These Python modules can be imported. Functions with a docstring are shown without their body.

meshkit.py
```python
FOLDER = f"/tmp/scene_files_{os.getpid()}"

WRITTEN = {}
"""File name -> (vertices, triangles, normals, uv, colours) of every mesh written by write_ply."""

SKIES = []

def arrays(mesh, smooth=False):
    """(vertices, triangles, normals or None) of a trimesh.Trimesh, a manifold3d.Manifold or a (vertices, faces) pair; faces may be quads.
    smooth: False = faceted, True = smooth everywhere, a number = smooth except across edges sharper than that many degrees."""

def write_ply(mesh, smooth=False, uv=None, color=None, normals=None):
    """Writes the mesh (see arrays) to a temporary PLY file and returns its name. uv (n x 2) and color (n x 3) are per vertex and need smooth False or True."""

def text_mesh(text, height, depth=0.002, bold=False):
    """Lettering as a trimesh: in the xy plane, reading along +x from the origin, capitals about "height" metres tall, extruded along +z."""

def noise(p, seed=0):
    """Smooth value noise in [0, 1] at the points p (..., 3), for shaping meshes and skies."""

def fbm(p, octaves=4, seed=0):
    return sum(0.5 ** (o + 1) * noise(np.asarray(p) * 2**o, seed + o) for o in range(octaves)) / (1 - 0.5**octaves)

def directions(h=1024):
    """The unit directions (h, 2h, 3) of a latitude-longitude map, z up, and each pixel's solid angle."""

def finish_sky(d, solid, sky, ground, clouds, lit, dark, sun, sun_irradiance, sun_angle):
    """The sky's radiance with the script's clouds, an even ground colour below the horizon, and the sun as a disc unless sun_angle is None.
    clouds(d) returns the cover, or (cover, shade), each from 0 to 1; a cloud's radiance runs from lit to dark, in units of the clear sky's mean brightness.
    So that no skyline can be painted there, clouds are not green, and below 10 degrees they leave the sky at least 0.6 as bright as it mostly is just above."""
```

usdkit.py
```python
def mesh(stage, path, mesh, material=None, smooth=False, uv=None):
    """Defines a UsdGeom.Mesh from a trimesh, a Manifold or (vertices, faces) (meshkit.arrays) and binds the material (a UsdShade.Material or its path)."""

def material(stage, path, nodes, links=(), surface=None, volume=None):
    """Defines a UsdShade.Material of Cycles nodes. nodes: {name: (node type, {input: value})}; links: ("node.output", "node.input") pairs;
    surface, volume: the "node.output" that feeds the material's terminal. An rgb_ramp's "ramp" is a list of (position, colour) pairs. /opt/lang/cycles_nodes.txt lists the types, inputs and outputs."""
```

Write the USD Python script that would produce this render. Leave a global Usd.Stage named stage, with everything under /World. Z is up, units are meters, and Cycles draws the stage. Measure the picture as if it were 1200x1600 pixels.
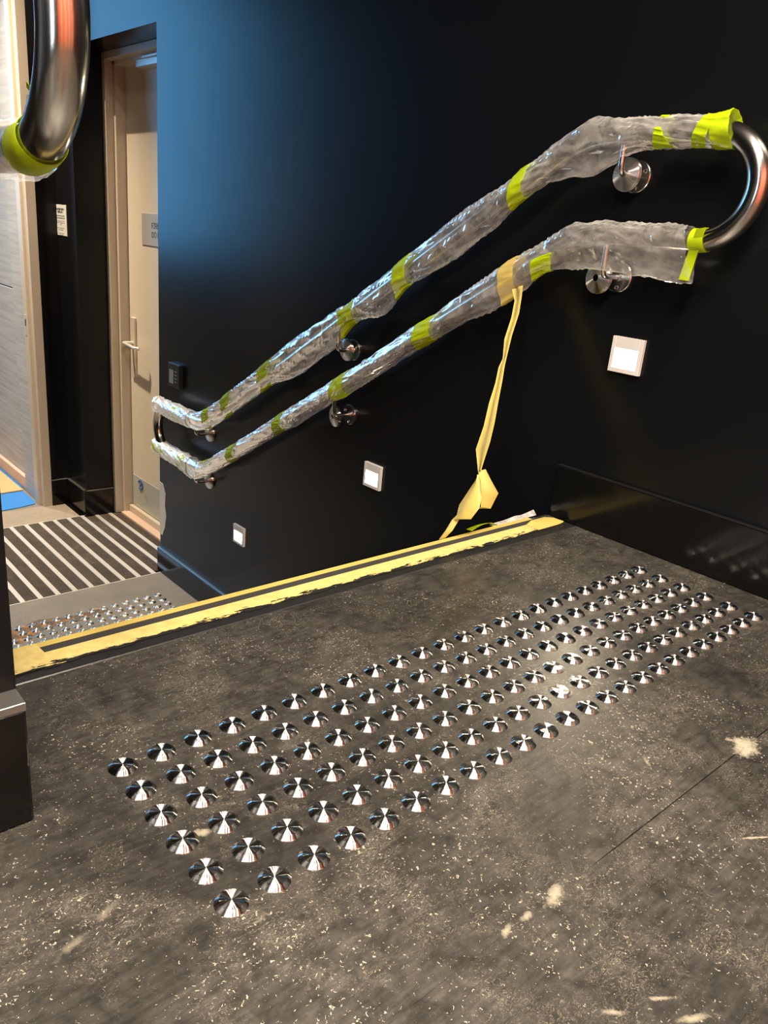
import math, random, numpy as np, trimesh, usdkit, meshkit
import manifold3d as m3
from shapely.geometry import Polygon
from pxr import Usd, UsdGeom, UsdLux, UsdShade, Gf, Sdf

stage = Usd.Stage.CreateInMemory()
UsdGeom.SetStageUpAxis(stage, UsdGeom.Tokens.z); UsdGeom.SetStageMetersPerUnit(stage, 1.0)
UsdGeom.Xform.Define(stage, '/World'); UsdGeom.Scope.Define(stage, '/World/Looks')

# ------------------------------------------------------------------ camera
# solved from the 50 mm grid of floor studs: f = 1217 px, origin at the near left stud, x along the long rows, y down the stairs
F = 1217.0
ROT = np.array([[0.7491, -0.6566, 0.0883], [-0.1569, -0.3053, -0.9392], [0.6436, 0.6897, -0.3317]])   # right, down, forward
u_, s_, v_ = np.linalg.svd(ROT); ROT = u_ @ v_
CAM = np.array([-0.3185, -0.5063, 0.6250])
cam = UsdGeom.Camera.Define(stage, '/World/camera')
M = np.eye(4); M[0, :3] = ROT[0]; M[1, :3] = -ROT[1]; M[2, :3] = -ROT[2]; M[3, :3] = CAM
cam.AddTransformOp().Set(Gf.Matrix4d(*M.ravel().tolist()))
cam.CreateHorizontalApertureAttr(36.0); cam.CreateVerticalApertureAttr(48.0)
cam.CreateFocalLengthAttr(36.0 * F / 1200.0); cam.CreateClippingRangeAttr(Gf.Vec2f(0.02, 100))
cam.CreateExposureAttr(0.0)

def hit(px, py, ax, val):
    'the point on a plane (axis = value) seen at a pixel of the photograph: used for measuring only'
    v = ROT.T @ np.array([(px - 600) / F, (py - 800) / F, 1.0])
    return CAM + (val - CAM[ax]) / v[ax] * v

# ------------------------------------------------------------------ lights
def disk(name, loc, radius, power, col, aim=(0, 0, -1)):
    l = UsdLux.DiskLight.Define(stage, '/World/' + name)
    l.CreateRadiusAttr(radius); l.CreateIntensityAttr(power / (math.pi * radius ** 2)); l.CreateColorAttr(Gf.Vec3f(*col))
    z = -np.array(aim, float); z /= np.linalg.norm(z)
    x = np.cross([0, 1, 0], z) if abs(z[1]) < .9 else np.cross([1, 0, 0], z); x /= np.linalg.norm(x); y = np.cross(z, x)
    m = np.eye(4); m[0, :3] = x; m[1, :3] = y; m[2, :3] = z; m[3, :3] = loc
    l.AddTransformOp().Set(Gf.Matrix4d(*m.ravel().tolist()))
    return l
WARM = (1.0, .82, .60); COOL = (.15, .52, 1.0)
CEIL = 3.20
ADDED_BACK = [(-1.1, -1.95, 26, CEIL), (.45, -1.95, 26, CEIL)]               # unseen downlights added to brighten the back wall
BATTEN = [(-1.75, -.85), (-1.15, -.85), (-.55, -.85), (.05, -.85), (.65, -.85)]         # linear lamps hung over the landing, 0.6 m long
BZ, BW = 2.70, 86.0
LOBBY_AND_ADDED = [(.64, 3.72, 50, 2.34), (.62, 4.9, 32, CEIL)]                             # downlight over the stair foot, then one added to brighten the far room panels
for i, (x, y, w, z) in enumerate(ADDED_BACK): disk('added_back_lamp_%03d' % i, (x, y, z - .012), .05, w, WARM)
for i, (x, y, w, z) in enumerate(LOBBY_AND_ADDED): disk('lobby_and_added_lamp_%03d' % i, (x, y, z - .012), .035, w, WARM)
for i, (x, y) in enumerate(BATTEN):
    l = UsdLux.RectLight.Define(stage, '/World/batten_lamp_%03d' % i); l.CreateWidthAttr(.12); l.CreateHeightAttr(.60)
    l.CreateIntensityAttr(BW / len(BATTEN) / (.12 * .60)); l.CreateColorAttr(Gf.Vec3f(1.0, .87, .71)); l.AddTranslateOp().Set((x, y, BZ - .003))
def window_light(name, w, h, power, col, loc, rot):          # daylight entering by a window
    l = UsdLux.RectLight.Define(stage, '/World/' + name)
    l.CreateWidthAttr(w); l.CreateHeightAttr(h); l.CreateIntensityAttr(power); l.CreateColorAttr(Gf.Vec3f(*col))
    l.AddTranslateOp().Set(loc); l.AddRotateXYZOp().Set(rot)
window_light('window_daylight_001', 1.5, 2.2, 5.7, COOL, (-.45, 6.38, 1.45), (-90, 0, 0))     # the far room's tall window
window_light('window_daylight_002', .50, 1.7, 5.0, (.72, .87, 1.0), (-2.17, -.95, 1.25), (90, 0, -90))   # the landing's side window

# ------------------------------------------------------------------ materials
def mat(name, nodes, links, surface='p.BSDF'):
    return usdkit.material(stage, '/World/Looks/' + name, nodes, links, surface=surface)
def plain(name, col, rough=.5, metal=0., bump=0., bscale=60., **kw):
    n = {'p': ('principled_bsdf', {'base_color': col, 'roughness': rough, 'metallic': metal, **kw})}; l = []
    if bump:
        n['g'] = ('geometry', {}); n['n'] = ('noise_texture', {'scale': bscale, 'detail': 4.0}); n['b'] = ('bump', {'strength': bump, 'distance': .002})
        l = [('g.position', 'n.vector'), ('n.fac', 'b.height'), ('b.normal', 'p.normal')]
    return mat(name, n, l)
MT = {}
MT['wall'] = plain('wall_paint', (.005, .0056, .0066), .27, specular_ior_level=.28, bump=.05, bscale=220)
MT['ceil'] = plain('ceiling_paint', (.03, .03, .032), .6)
MT['gloss'] = plain('gloss_black', (.005, .005, .005), .14, specular_ior_level=.32, bump=.03, bscale=14)
MT['trim'] = plain('baseboard_cap', (.35, .34, .32), .28, .85)
MT['black'] = plain('black_plastic', (.012, .012, .013), .3)
MT['nosing'] = plain('nosing_rubber', (.02, .02, .02), .32, bump=.1, bscale=90)
MT['strip'] = plain('nosing_insert', (.045, .043, .041), .6, bump=.25, bscale=400)
MT['cream'] = plain('cream_paint', (.60, .52, .41), .38)
MT['doorleaf'] = plain('door_paint', (.72, .63, .50), .4, bump=.04, bscale=40)
MT['orange'] = plain('terracotta_paint', (.70, .13, .04), .5)
MT['pale'] = plain('pale_paint', (.75, .70, .60), .5)
MT['white'] = plain('white_plastic', (.80, .78, .74), .35)
MT['paper'] = plain('paper', (.62, .62, .58), .6)
MT['ink'] = plain('ink', (.03, .03, .03), .6)
MT['inkgrey'] = plain('grey_ink', (.16, .16, .15), .6)
MT['inkblue'] = plain('blue_ink', (.02, .10, .35), .5)
MT['alu'] = plain('satin_aluminium', (.80, .77, .72), .38, .55)
MT['steel'] = plain('brushed_steel', (.62, .60, .57), .24, 1.)
MT['chrome'] = plain('polished_steel', (.78, .76, .72), .20, 1.)
MT['dark'] = plain('screw_recess', (.02, .02, .02), .6)
MT['signgrey'] = plain('satin_sign', (.52, .50, .46), .42, .25)
MT['kick'] = plain('kickplate_film', (.52, .54, .50), .25, .15)
MT['timber'] = plain('pink_timber', (.62, .45, .34), .55, bump=.1, bscale=30)
MT['cardboard'] = plain('cardboard', (.58, .36, .17), .7)
MT['bluefilm'] = plain('blue_film', (.03, .22, .62), .3, bump=.5, bscale=18)
MT['primer'] = plain('bare_plaster', (.62, .60, .54), .8, bump=.4, bscale=90)
MT['screen'] = plain('lcd', (.22, .25, .25), .15)
MT['concrete_dark'] = plain('soffit', (.02, .02, .02), .7)

# recessed wall lamps: the lamp panel itself gives off light
mat('lamp_panel', {'e': ('emission', {'color': (1.0, .84, .60), 'strength': 230.0})}, [], 'e.emission')
MT['lamp'] = '/World/Looks/lamp_panel'
mat('downlight_panel', {'e': ('emission', {'color': (1.0, .80, .55), 'strength': 30.0})}, [], 'e.emission')
MT['downlight'] = '/World/Looks/downlight_panel'

# steel turned in circles: the brushing runs round the centre of each stud
def turned(name, rough, aniso, col, axis=(0, 0, 1), flat=(1, 1, 0)):
    return mat(name, {'t': ('texture_coordinate', {}), 'c': ('vector_math', {'math_type': 'cross_product', 'vector2': axis}),
        'nz': ('vector_math', {'math_type': 'normalize'}), 'fl': ('vector_math', {'math_type': 'multiply', 'vector2': flat}),
        'nn': ('vector_math', {'math_type': 'normalize'}), 'wn': ('noise_texture', {'scale': 7.0, 'detail': 3.0}),
        'rr': ('map_range', {'from_min': .3, 'from_max': .7, 'to_min': rough * .8, 'to_max': rough * 1.25}),
        'p': ('glossy_bsdf', {'color': col, 'roughness': rough, 'anisotropy': aniso})},
        [('t.object', 'fl.vector1'), ('fl.vector', 'nn.vector1'), ('nn.vector', 'wn.vector'), ('wn.fac', 'rr.value'), ('rr.result', 'p.roughness'),
         ('t.object', 'c.vector1'), ('c.vector', 'nz.vector1'), ('nz.vector', 'p.tangent')])
MT['stud'] = turned('turned_steel', .23, .90, (.86, .83, .79))
MT['cover'] = turned('turned_cover', .36, .72, (.84, .81, .77), (1, 0, 0), (0, 1, 1))
MT['studrim'] = turned('stud_rim', .19, .86, (.72, .70, .67))

# pipe: fine satin steel
MT['pipe'] = plain('rail_steel', (.66, .62, .57), .19, 1., bump=.02, bscale=300)

# floor: black vinyl under builder's dust, with pale flecks and wiped smears
def floor_mat(name, base, dust, dust_amt, fleck, rough, fleck_lo):
    n = {'g': ('geometry', {}),
         'n1': ('noise_texture', {'scale': 2.6, 'detail': 6.0, 'roughness': .62}),
         'n2': ('noise_texture', {'scale': 38.0, 'detail': 5.0, 'roughness': .7, 'distortion': .6}),
         'm3': ('mapping', {'scale': (14.0, 90.0, 14.0), 'rotation': (0, 0, .5)}),
         'n3': ('noise_texture', {'scale': 1.6, 'detail': 4.0, 'roughness': .6}),
         'r1': ('rgb_ramp', {'ramp': [(.30, (.12,) * 3), (.72, (1,) * 3)]}),
         'r2': ('rgb_ramp', {'ramp': [(.36, (.35,) * 3), (.70, (1,) * 3)]}),
         'r3': ('rgb_ramp', {'ramp': [(.38, (.55,) * 3), (.66, (1,) * 3)]}),
         'a': ('math', {'math_type': 'multiply'}), 'a2': ('math', {'math_type': 'multiply'}), 'a3': ('math', {'math_type': 'multiply', 'value2': dust_amt}),
         'mx': ('mix_color', {'a': base, 'b': dust}),
         # flecks: small cells with a random size each, more of them where the dust lies
         'v': ('voronoi_texture', {'scale': 420.0, 'feature': 'f1', 'randomness': 1.0}),
         'vc': ('separate_color', {}), 'wn': ('noise_texture', {'scale': 260.0, 'detail': 2.0}), 'wsc': ('vector_math', {'math_type': 'multiply', 'vector2': (.009, .009, .0)}), 'wad': ('vector_math', {'math_type': 'add'}),
         'v2': ('voronoi_texture', {'scale': 190.0, 'feature': 'f1', 'randomness': 1.0}), 'vc2': ('separate_color', {}),
         'nf': ('noise_texture', {'scale': 5.5, 'detail': 4.0, 'roughness': .6}),
         'rf': ('rgb_ramp', {'ramp': [(.33, (.12,) * 3), (.60, (1,) * 3)]}),
         'th': ('math', {'math_type': 'multiply', 'value2': .45}),
         'sz': ('math', {'math_type': 'multiply'}),
         'lt': ('math', {'math_type': 'less_than'}),
         'th2': ('math', {'math_type': 'multiply', 'value2': .24}), 'sq2': ('math', {'math_type': 'power', 'value2': 6.0}), 'sz2': ('math', {'math_type': 'multiply'}),
         'lt2': ('math', {'math_type': 'less_than'}), 'sq': ('math', {'math_type': 'power', 'value2': 3.5}),
         'mxf': ('math', {'math_type': 'maximum'}), 'mxg': ('math', {'math_type': 'maximum'}),
         'sm': ('mapping', {'scale': (1.0, 1.7, 1.0), 'rotation': (0, 0, .6)}), 'sn': ('noise_texture', {'scale': 88.0, 'detail': 3.0, 'roughness': .6, 'distortion': 1.6}),
         'ss': ('math', {'math_type': 'subtract', 'value2': .5}), 'sa': ('math', {'math_type': 'absolute'}),
         'sr': ('map_range', {'from_min': .004, 'from_max': .016, 'to_min': 1.0, 'to_max': 0.0, 'clamp': True}),
         'sp': ('noise_texture', {'scale': 9.0, 'detail': 5.0, 'roughness': .7}), 'spr': ('map_range', {'from_min': .47, 'from_max': .66, 'to_min': 0.0, 'to_max': 1.0, 'clamp': True}),
         'sf': ('math', {'math_type': 'multiply'}), 'sf2': ('math', {'math_type': 'multiply', 'value2': .72}),
         'fl': ('mix_color', {'b': fleck}),
         'rr': ('map_range', {'from_min': 0.0, 'from_max': 1.0, 'to_min': rough, 'to_max': rough + .30}),
         'b': ('bump', {'strength': .10, 'distance': .002}),
         'p': ('principled_bsdf', {'roughness': rough})}
    l = [('g.position', 'n1.vector'), ('g.position', 'n2.vector'), ('g.position', 'm3.vector'), ('m3.vector', 'n3.vector'), ('g.position', 'nf.vector'),
         ('n1.fac', 'r1.fac'), ('n2.fac', 'r2.fac'), ('n3.fac', 'r3.fac'), ('r1.color', 'a.value1'), ('r2.color', 'a.value2'),
         ('a.value', 'a2.value1'), ('r3.color', 'a2.value2'), ('a2.value', 'a3.value1'), ('a3.value', 'mx.fac'),
         ('g.position', 'wn.vector'), ('wn.color', 'wsc.vector1'), ('wsc.vector', 'wad.vector1'), ('g.position', 'wad.vector2'), ('wad.vector', 'v.vector'), ('v.color', 'vc.color'), ('wad.vector', 'v2.vector'), ('v2.color', 'vc2.color'),
         ('nf.fac', 'rf.fac'), ('vc.r', 'sq.value1'), ('sq.value', 'sz.value1'), ('rf.color', 'sz.value2'), ('sz.value', 'th.value1'),
         ('v.distance', 'lt.value1'), ('th.value', 'lt.value2'),
         ('vc2.r', 'sq2.value1'), ('sq2.value', 'sz2.value1'), ('rf.color', 'sz2.value2'), ('sz2.value', 'th2.value1'),
         ('v2.distance', 'lt2.value1'), ('th2.value', 'lt2.value2'),
         ('lt.value', 'mxf.value1'), ('lt2.value', 'mxf.value2'), ('mx.result', 'fl.a'),
         ('g.position', 'sm.vector'), ('sm.vector', 'sn.vector'), ('sn.fac', 'ss.value1'), ('ss.value', 'sa.value1'), ('sa.value', 'sr.value'), ('g.position', 'sp.vector'), ('sp.fac', 'spr.value'),
         ('sr.result', 'sf.value1'), ('spr.result', 'sf.value2'), ('sf.value', 'sf2.value1'), ('mxf.value', 'mxg.value1'), ('sf2.value', 'mxg.value2'), ('mxg.value', 'fl.fac'),
         ('fl.result', 'p.base_color'), ('a2.value', 'rr.value'), ('rr.result', 'p.roughness'), ('n2.fac', 'b.height'), ('b.normal', 'p.normal')]
    return mat(name, n, l)
MT['floor'] = floor_mat('landing_vinyl', (.010, .0097, .0092), (.140, .129, .110), 1.0, (.48, .43, .33), .30, 0)
MT['lowfloor'] = floor_mat('grey_vinyl', (.16, .155, .145), (.30, .27, .22), .8, (.5, .4, .28), .4, 0)
MT['concrete'] = floor_mat('threshold_concrete', (.22, .19, .15), (.45, .36, .26), 1.0, (.6, .5, .38), .6, 0)
MT['carpet'] = floor_mat('mat_carpet', (.016, .014, .012), (.12, .085, .055), 1.0, (.40, .30, .20), .85, 0)
MT['dust'] = mat('sawdust', {'g': ('geometry', {}), 'n': ('noise_texture', {'scale': 26.0, 'detail': 6.0, 'roughness': .7}), 'r': ('map_range', {'from_min': .44, 'from_max': .66, 'to_min': 0.0, 'to_max': 1.0, 'clamp': True}),
    't': ('transparent_bsdf', {}), 'd': ('diffuse_bsdf', {'color': (.50, .29, .15)}), 'm': ('mix_closure', {})},
    [('g.position', 'n.vector'), ('n.fac', 'r.value'), ('r.result', 'm.fac'), ('t.BSDF', 'm.closure1'), ('d.BSDF', 'm.closure2')], 'm.closure')

# pale wood-grain laminate
MT['laminate'] = mat('laminate', {'g': ('geometry', {}), 'm': ('mapping', {'scale': (3.0, 3.0, 60.0)}), 'n': ('noise_texture', {'scale': 1.0, 'detail': 5.0}),
    'r': ('rgb_ramp', {'ramp': [(.3, (.42, .40, .37)), (.7, (.56, .54, .50))]}), 'p': ('principled_bsdf', {'roughness': .6, 'specular_ior_level': .2})},
    [('g.position', 'm.vector'), ('m.vector', 'n.vector'), ('n.fac', 'r.fac'), ('r.color', 'p.base_color')])

# translucent tapes
def tape_mat(name, col, trans, rough=.45):
    return mat(name, {'g': ('geometry', {}), 'n': ('noise_texture', {'scale': 90.0, 'detail': 3.0}), 'b': ('bump', {'strength': .25, 'distance': .002}),
        'p': ('principled_bsdf', {'base_color': col, 'roughness': rough}), 't': ('translucent_bsdf', {'color': col}), 'm': ('mix_closure', {'fac': trans})},
        [('g.position', 'n.vector'), ('n.fac', 'b.height'), ('b.normal', 'p.normal'), ('p.BSDF', 'm.closure1'), ('t.BSDF', 'm.closure2')], 'm.closure')
MT['lime'] = tape_mat('lime_tape', (.60, .78, .005), .25)
MT['masking'] = tape_mat('masking_tape', (.86, .70, .20), .3)
# masking tape on the nosing, with paint brushed over its ragged near edge
MT['floortape'] = mat('nosing_tape', {'g': ('geometry', {}), 's': ('separate_xyz', {}),
    'm': ('mapping', {'scale': (22.0, 90.0, 1.0)}), 'n': ('noise_texture', {'scale': 1.0, 'detail': 5.0, 'roughness': .7}),
    'e': ('map_range', {'from_min': .508, 'from_max': .535, 'to_min': .72, 'to_max': .27, 'clamp': True}),
    'lt': ('math', {'math_type': 'less_than'}), 'nv': ('noise_texture', {'scale': 60.0, 'detail': 3.0}),
    'c': ('rgb_ramp', {'ramp': [(.3, (.68, .54, .17)), (.7, (.82, .67, .26))]}),
    'x': ('mix_color', {'b': (.018, .017, .015)}), 'p': ('principled_bsdf', {'roughness': .5})},
    [('g.position', 's.vector'), ('g.position', 'm.vector'), ('m.vector', 'n.vector'), ('s.y', 'e.value'), ('n.fac', 'lt.value1'), ('e.result', 'lt.value2'),
     ('g.position', 'nv.vector'), ('nv.fac', 'c.fac'), ('c.color', 'x.a'), ('lt.value', 'x.fac'), ('x.result', 'p.base_color')])

# thin crinkled plastic sheet: partly clear, partly milky, glossy
def film_mat(name, lo, hi, rough=.22, gl=1.0):
    return mat(name, {'g': ('geometry', {}), 'n': ('noise_texture', {'scale': 24.0, 'detail': 4.0, 'roughness': .6, 'distortion': 1.0}),
        'r': ('map_range', {'from_min': .34, 'from_max': .68, 'to_min': lo, 'to_max': hi, 'clamp': True}),
        'b': ('bump', {'strength': .34, 'distance': .003}),
        'tr': ('transparent_bsdf', {'color': (.98, .98, .97)}),
        'd': ('diffuse_bsdf', {'color': (.86, .85, .82)}), 'tl': ('translucent_bsdf', {'color': (.86, .85, .82)}), 'dm': ('mix_closure', {'fac': .35}),
        'gl': ('glossy_bsdf', {'color': (.95, .95, .95), 'roughness': rough}), 'fr': ('fresnel', {'IOR': 1.38}), 'fm': ('math', {'math_type': 'multiply', 'value2': gl}), 'fc': ('combine_color', {}),
        'm1': ('mix_closure', {}), 'm2': ('add_closure', {})},
        [('g.position', 'n.vector'), ('n.fac', 'r.value'), ('n.fac', 'b.height'), ('b.normal', 'gl.normal'), ('b.normal', 'd.normal'),
         ('d.BSDF', 'dm.closure1'), ('tl.BSDF', 'dm.closure2'), ('tr.BSDF', 'm1.closure1'), ('dm.closure', 'm1.closure2'), ('r.result', 'm1.fac'),
         ('fr.fac', 'fm.value1'), ('fm.value', 'fc.r'), ('fm.value', 'fc.g'), ('fm.value', 'fc.b'), ('fc.color', 'gl.color'), ('m1.closure', 'm2.closure1'), ('gl.BSDF', 'm2.closure2')], 'm2.closure')
MT['film'] = film_mat('plastic_film', .10, .40, .17, .8)
MT['film_milky'] = film_mat('milky_film', .40, .85, .28, .6)

# ------------------------------------------------------------------ helpers
_taken = {}
def numbered(parent, name):
    k = (parent, name); n = _taken.get(k, -1) + 1; _taken[k] = n
    return name if n == 0 else '%s_%03d' % (name, n)
def keys(p, **kw):
    for k, v in kw.items():
        if v: p.SetCustomDataByKey(k, v)
    return p
ORIGIN = {}
def thing(name, label, category, loc=(0, 0, 0), group=None):
    path = '/World/' + numbered('/World', name)
    x = UsdGeom.Xform.Define(stage, path); x.AddTranslateOp().Set(tuple(map(float, loc))); ORIGIN[path] = np.array(loc, float)
    keys(x.GetPrim(), label=label, category=category, group=group)
    return path
def arr(m):
    if hasattr(m, 'to_mesh'):
        q = m.to_mesh(); return np.array(q.vert_properties[:, :3], float), np.array(q.tri_verts, int)
    if isinstance(m, (tuple, list)):
        v, f = np.asarray(m[0], float), np.asarray(m[1], int)
        if f.shape[1] == 4: f = np.vstack([f[:, [0, 1, 2]], f[:, [0, 2, 3]]])
        return v, f
    return np.array(m.vertices, float), np.array(m.faces, int)
def part(parent, name, mesh, material, smooth=False, label=None, kind=None, centre=None):
    path = parent + '/' + numbered(parent, name)
    o = ORIGIN[parent]; ORIGIN[path] = o
    v, f = arr(mesh)
    if centre is not None: ORIGIN[path] = np.array(centre, float)
    pm = usdkit.mesh(stage, path, trimesh.Trimesh(v - ORIGIN[path], f, process=False), MT[material], smooth=smooth)
    if centre is not None: UsdGeom.Xformable(pm).AddTranslateOp().Set(tuple(map(float, ORIGIN[path] - o)))
    keys(stage.GetPrimAtPath(path), label=label, kind=kind)
    return path
def single(name, mesh, material, label, category, smooth=False, group=None, kind=None):
    path = '/World/' + numbered('/World', name)
    v, f = arr(mesh); o = np.array([v[:, 0].mean(), v[:, 1].mean(), v[:, 2].min()])
    m = usdkit.mesh(stage, path, trimesh.Trimesh(v - o, f, process=False), MT[material], smooth=smooth)
    UsdGeom.Xformable(m).AddTranslateOp().Set(tuple(map(float, o))); ORIGIN[path] = o
    keys(m.GetPrim(), label=label, category=category, group=group, kind=kind)
    return path
def struct(name, mesh, material, label=None, smooth=False):
    path = '/World/' + name
    v, f = arr(mesh)
    m = usdkit.mesh(stage, path, trimesh.Trimesh(v, f, process=False), MT[material], smooth=smooth); ORIGIN[path] = np.zeros(3)
    keys(m.GetPrim(), kind='structure', label=label); return path
def struct_x(name, label=None):
    path = '/World/' + name; UsdGeom.Xform.Define(stage, path); ORIGIN[path] = np.zeros(3)
    keys(stage.GetPrimAtPath(path), kind='structure', label=label); return path
def box(x0, x1, y0, y1, z0, z1, b=0.0):
    lo, hi = np.array([x0, y0, z0], float), np.array([x1, y1, z1], float)
    if b <= 0: 
        m = trimesh.creation.box(bounds=[lo, hi]); return m
    pts = []
    for sx in (0, 1):
        for sy in (0, 1):
            for sz in (0, 1):
                c = np.where([sx, sy, sz], hi, lo); d = np.where([sx, sy, sz], -b, b)
                for k in range(3):
                    q = c + d; q[k] = c[k]; pts.append(q)
    return trimesh.convex.convex_hull(np.array(pts))
def join(*ms):
    V, Fc, n = [], [], 0
    for m in ms:
        v, f = arr(m); V.append(v); Fc.append(f + n); n += len(v)
    return trimesh.Trimesh(np.vstack(V), np.vstack(Fc), process=False)
def frames(path):
    P = np.asarray(path, float); T = np.gradient(P, axis=0); T /= np.linalg.norm(T, axis=1, keepdims=True)
    a = np.array([1.0, 0, 0]) if abs(T[0, 0]) < .9 else np.array([0, 0, 1.0])
    N = np.zeros_like(P); n = a - T[0] * (a @ T[0])
    for i in range(len(P)):
        n = n - T[i] * (n @ T[i]); n /= np.linalg.norm(n); N[i] = n
    return P, T, N, np.cross(T, N)
def grid_faces(rows, cols, wrap=True):
    f = []
    for i in range(rows - 1):
        for j in range(cols if wrap else cols - 1):
            a, b = i * cols + j, i * cols + (j + 1) % cols
            f += [(a, b, b + cols), (a, b + cols, a + cols)]
    return np.array(f)
def tube(path, r, n=24, caps=True):
    P, T, N, B = frames(path); r = np.broadcast_to(np.asarray(r, float), (len(P),))
    t = np.linspace(0, 2 * math.pi, n, endpoint=False)
    v = P[:, None] + r[:, None, None] * (np.cos(t)[None, :, None] * N[:, None] + np.sin(t)[None, :, None] * B[:, None])
    v = v.reshape(-1, 3); f = grid_faces(len(P), n)
    if caps:
        k = len(v); v = np.vstack([v, P[0], P[-1]]); L = (len(P) - 1) * n
        f = np.vstack([f, [(k, (j + 1) % n, j) for j in range(n)], [(k + 1, L + j, L + (j + 1) % n) for j in range(n)]])
    return trimesh.Trimesh(v, f, process=False)
def resample(pts, step):
    P = np.asarray(pts, float); d = np.r_[0, np.cumsum(np.linalg.norm(np.diff(P, axis=0), axis=1))]
    n = max(2, int(d[-1] / step) + 1); s = np.linspace(0, d[-1], n)
    return np.stack([np.interp(s, d, P[:, k]) for k in range(P.shape[1])], 1)
def fillet(pts, rad, n=8):
    P = [np.asarray(p, float) for p in pts]; out = [P[0]]
    for a, b, c, r in zip(P[:-2], P[1:-1], P[2:], rad):
        u, w = (a - b) / np.linalg.norm(a - b), (c - b) / np.linalg.norm(c - b)
        if r <= 0: out.append(b); continue
        th = math.acos(np.clip(u @ w, -1, 1)); L = min(r / math.tan(th / 2), .48 * np.linalg.norm(a - b), .48 * np.linalg.norm(c - b))
        p, q = b + u * L, b + w * L
        for t in np.linspace(0, 1, n): out.append((1 - t) ** 2 * p + 2 * t * (1 - t) * b + t * t * q)
    out.append(P[-1]); return np.array(out)
def lathe(profile, n=32, axis=(0, 0, 1), at=(0, 0, 0)):
    m = trimesh.creation.revolve(np.asarray(profile, float), sections=n)
    R = trimesh.geometry.align_vectors([0, 0, 1], np.asarray(axis, float) / np.linalg.norm(axis)); m.apply_transform(R); m.apply_translation(at); return m
def text(t, height, depth, origin, right, up):
    m = meshkit.text_mesh(t, height, depth); v = np.array(m.vertices); r, u = np.array(right, float), np.array(up, float); n = np.cross(r, u)
    return trimesh.Trimesh(np.array(origin) + v[:, :1] * r + v[:, 1:2] * u + v[:, 2:] * n, m.faces, process=False)
def ribbon(rows, thick=.0006):
    'a strip through rows of points (left ... right), with a real thickness'
    A = np.asarray(rows, float); R, Cn = A.shape[:2]
    du = np.gradient(A, axis=0); dv = np.gradient(A, axis=1); nn = np.cross(dv, du); nn /= np.maximum(np.linalg.norm(nn, axis=2, keepdims=True), 1e-9)
    top, bot = (A + nn * thick / 2).reshape(-1, 3), (A - nn * thick / 2).reshape(-1, 3); K = R * Cn
    f = grid_faces(R, Cn, False); f = np.vstack([f, f[:, ::-1] + K]); e = []
    ring = [(0, j) for j in range(Cn)] + [(i, Cn - 1) for i in range(1, R)] + [(R - 1, j) for j in range(Cn - 2, -1, -1)] + [(i, 0) for i in range(R - 2, 0, -1)]
    idx = [i * Cn + j for i, j in ring]
    for a, b in zip(idx, idx[1:] + idx[:1]): e += [(a, b + K, b), (a, a + K, b + K)]
    return trimesh.Trimesh(np.vstack([top, bot]), np.vstack([f, e]), process=False)
def slab(poly, z0, z1):
    'a flat piece with the outline poly (x, y)'
    m = trimesh.creation.extrude_polygon(Polygon(poly), z1 - z0, engine='earcut'); m.apply_translation((0, 0, z0)); return m

# ------------------------------------------------------------------ the setting
WX, SX = 1.272, 1.257                 # rail wall, face of its baseboard
LOW = -1.0                            # lower floor
EDGE = .585                           # nosing edge of the landing
YEND = 2.755                          # far end of the rail wall
BACK = -2.5
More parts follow.
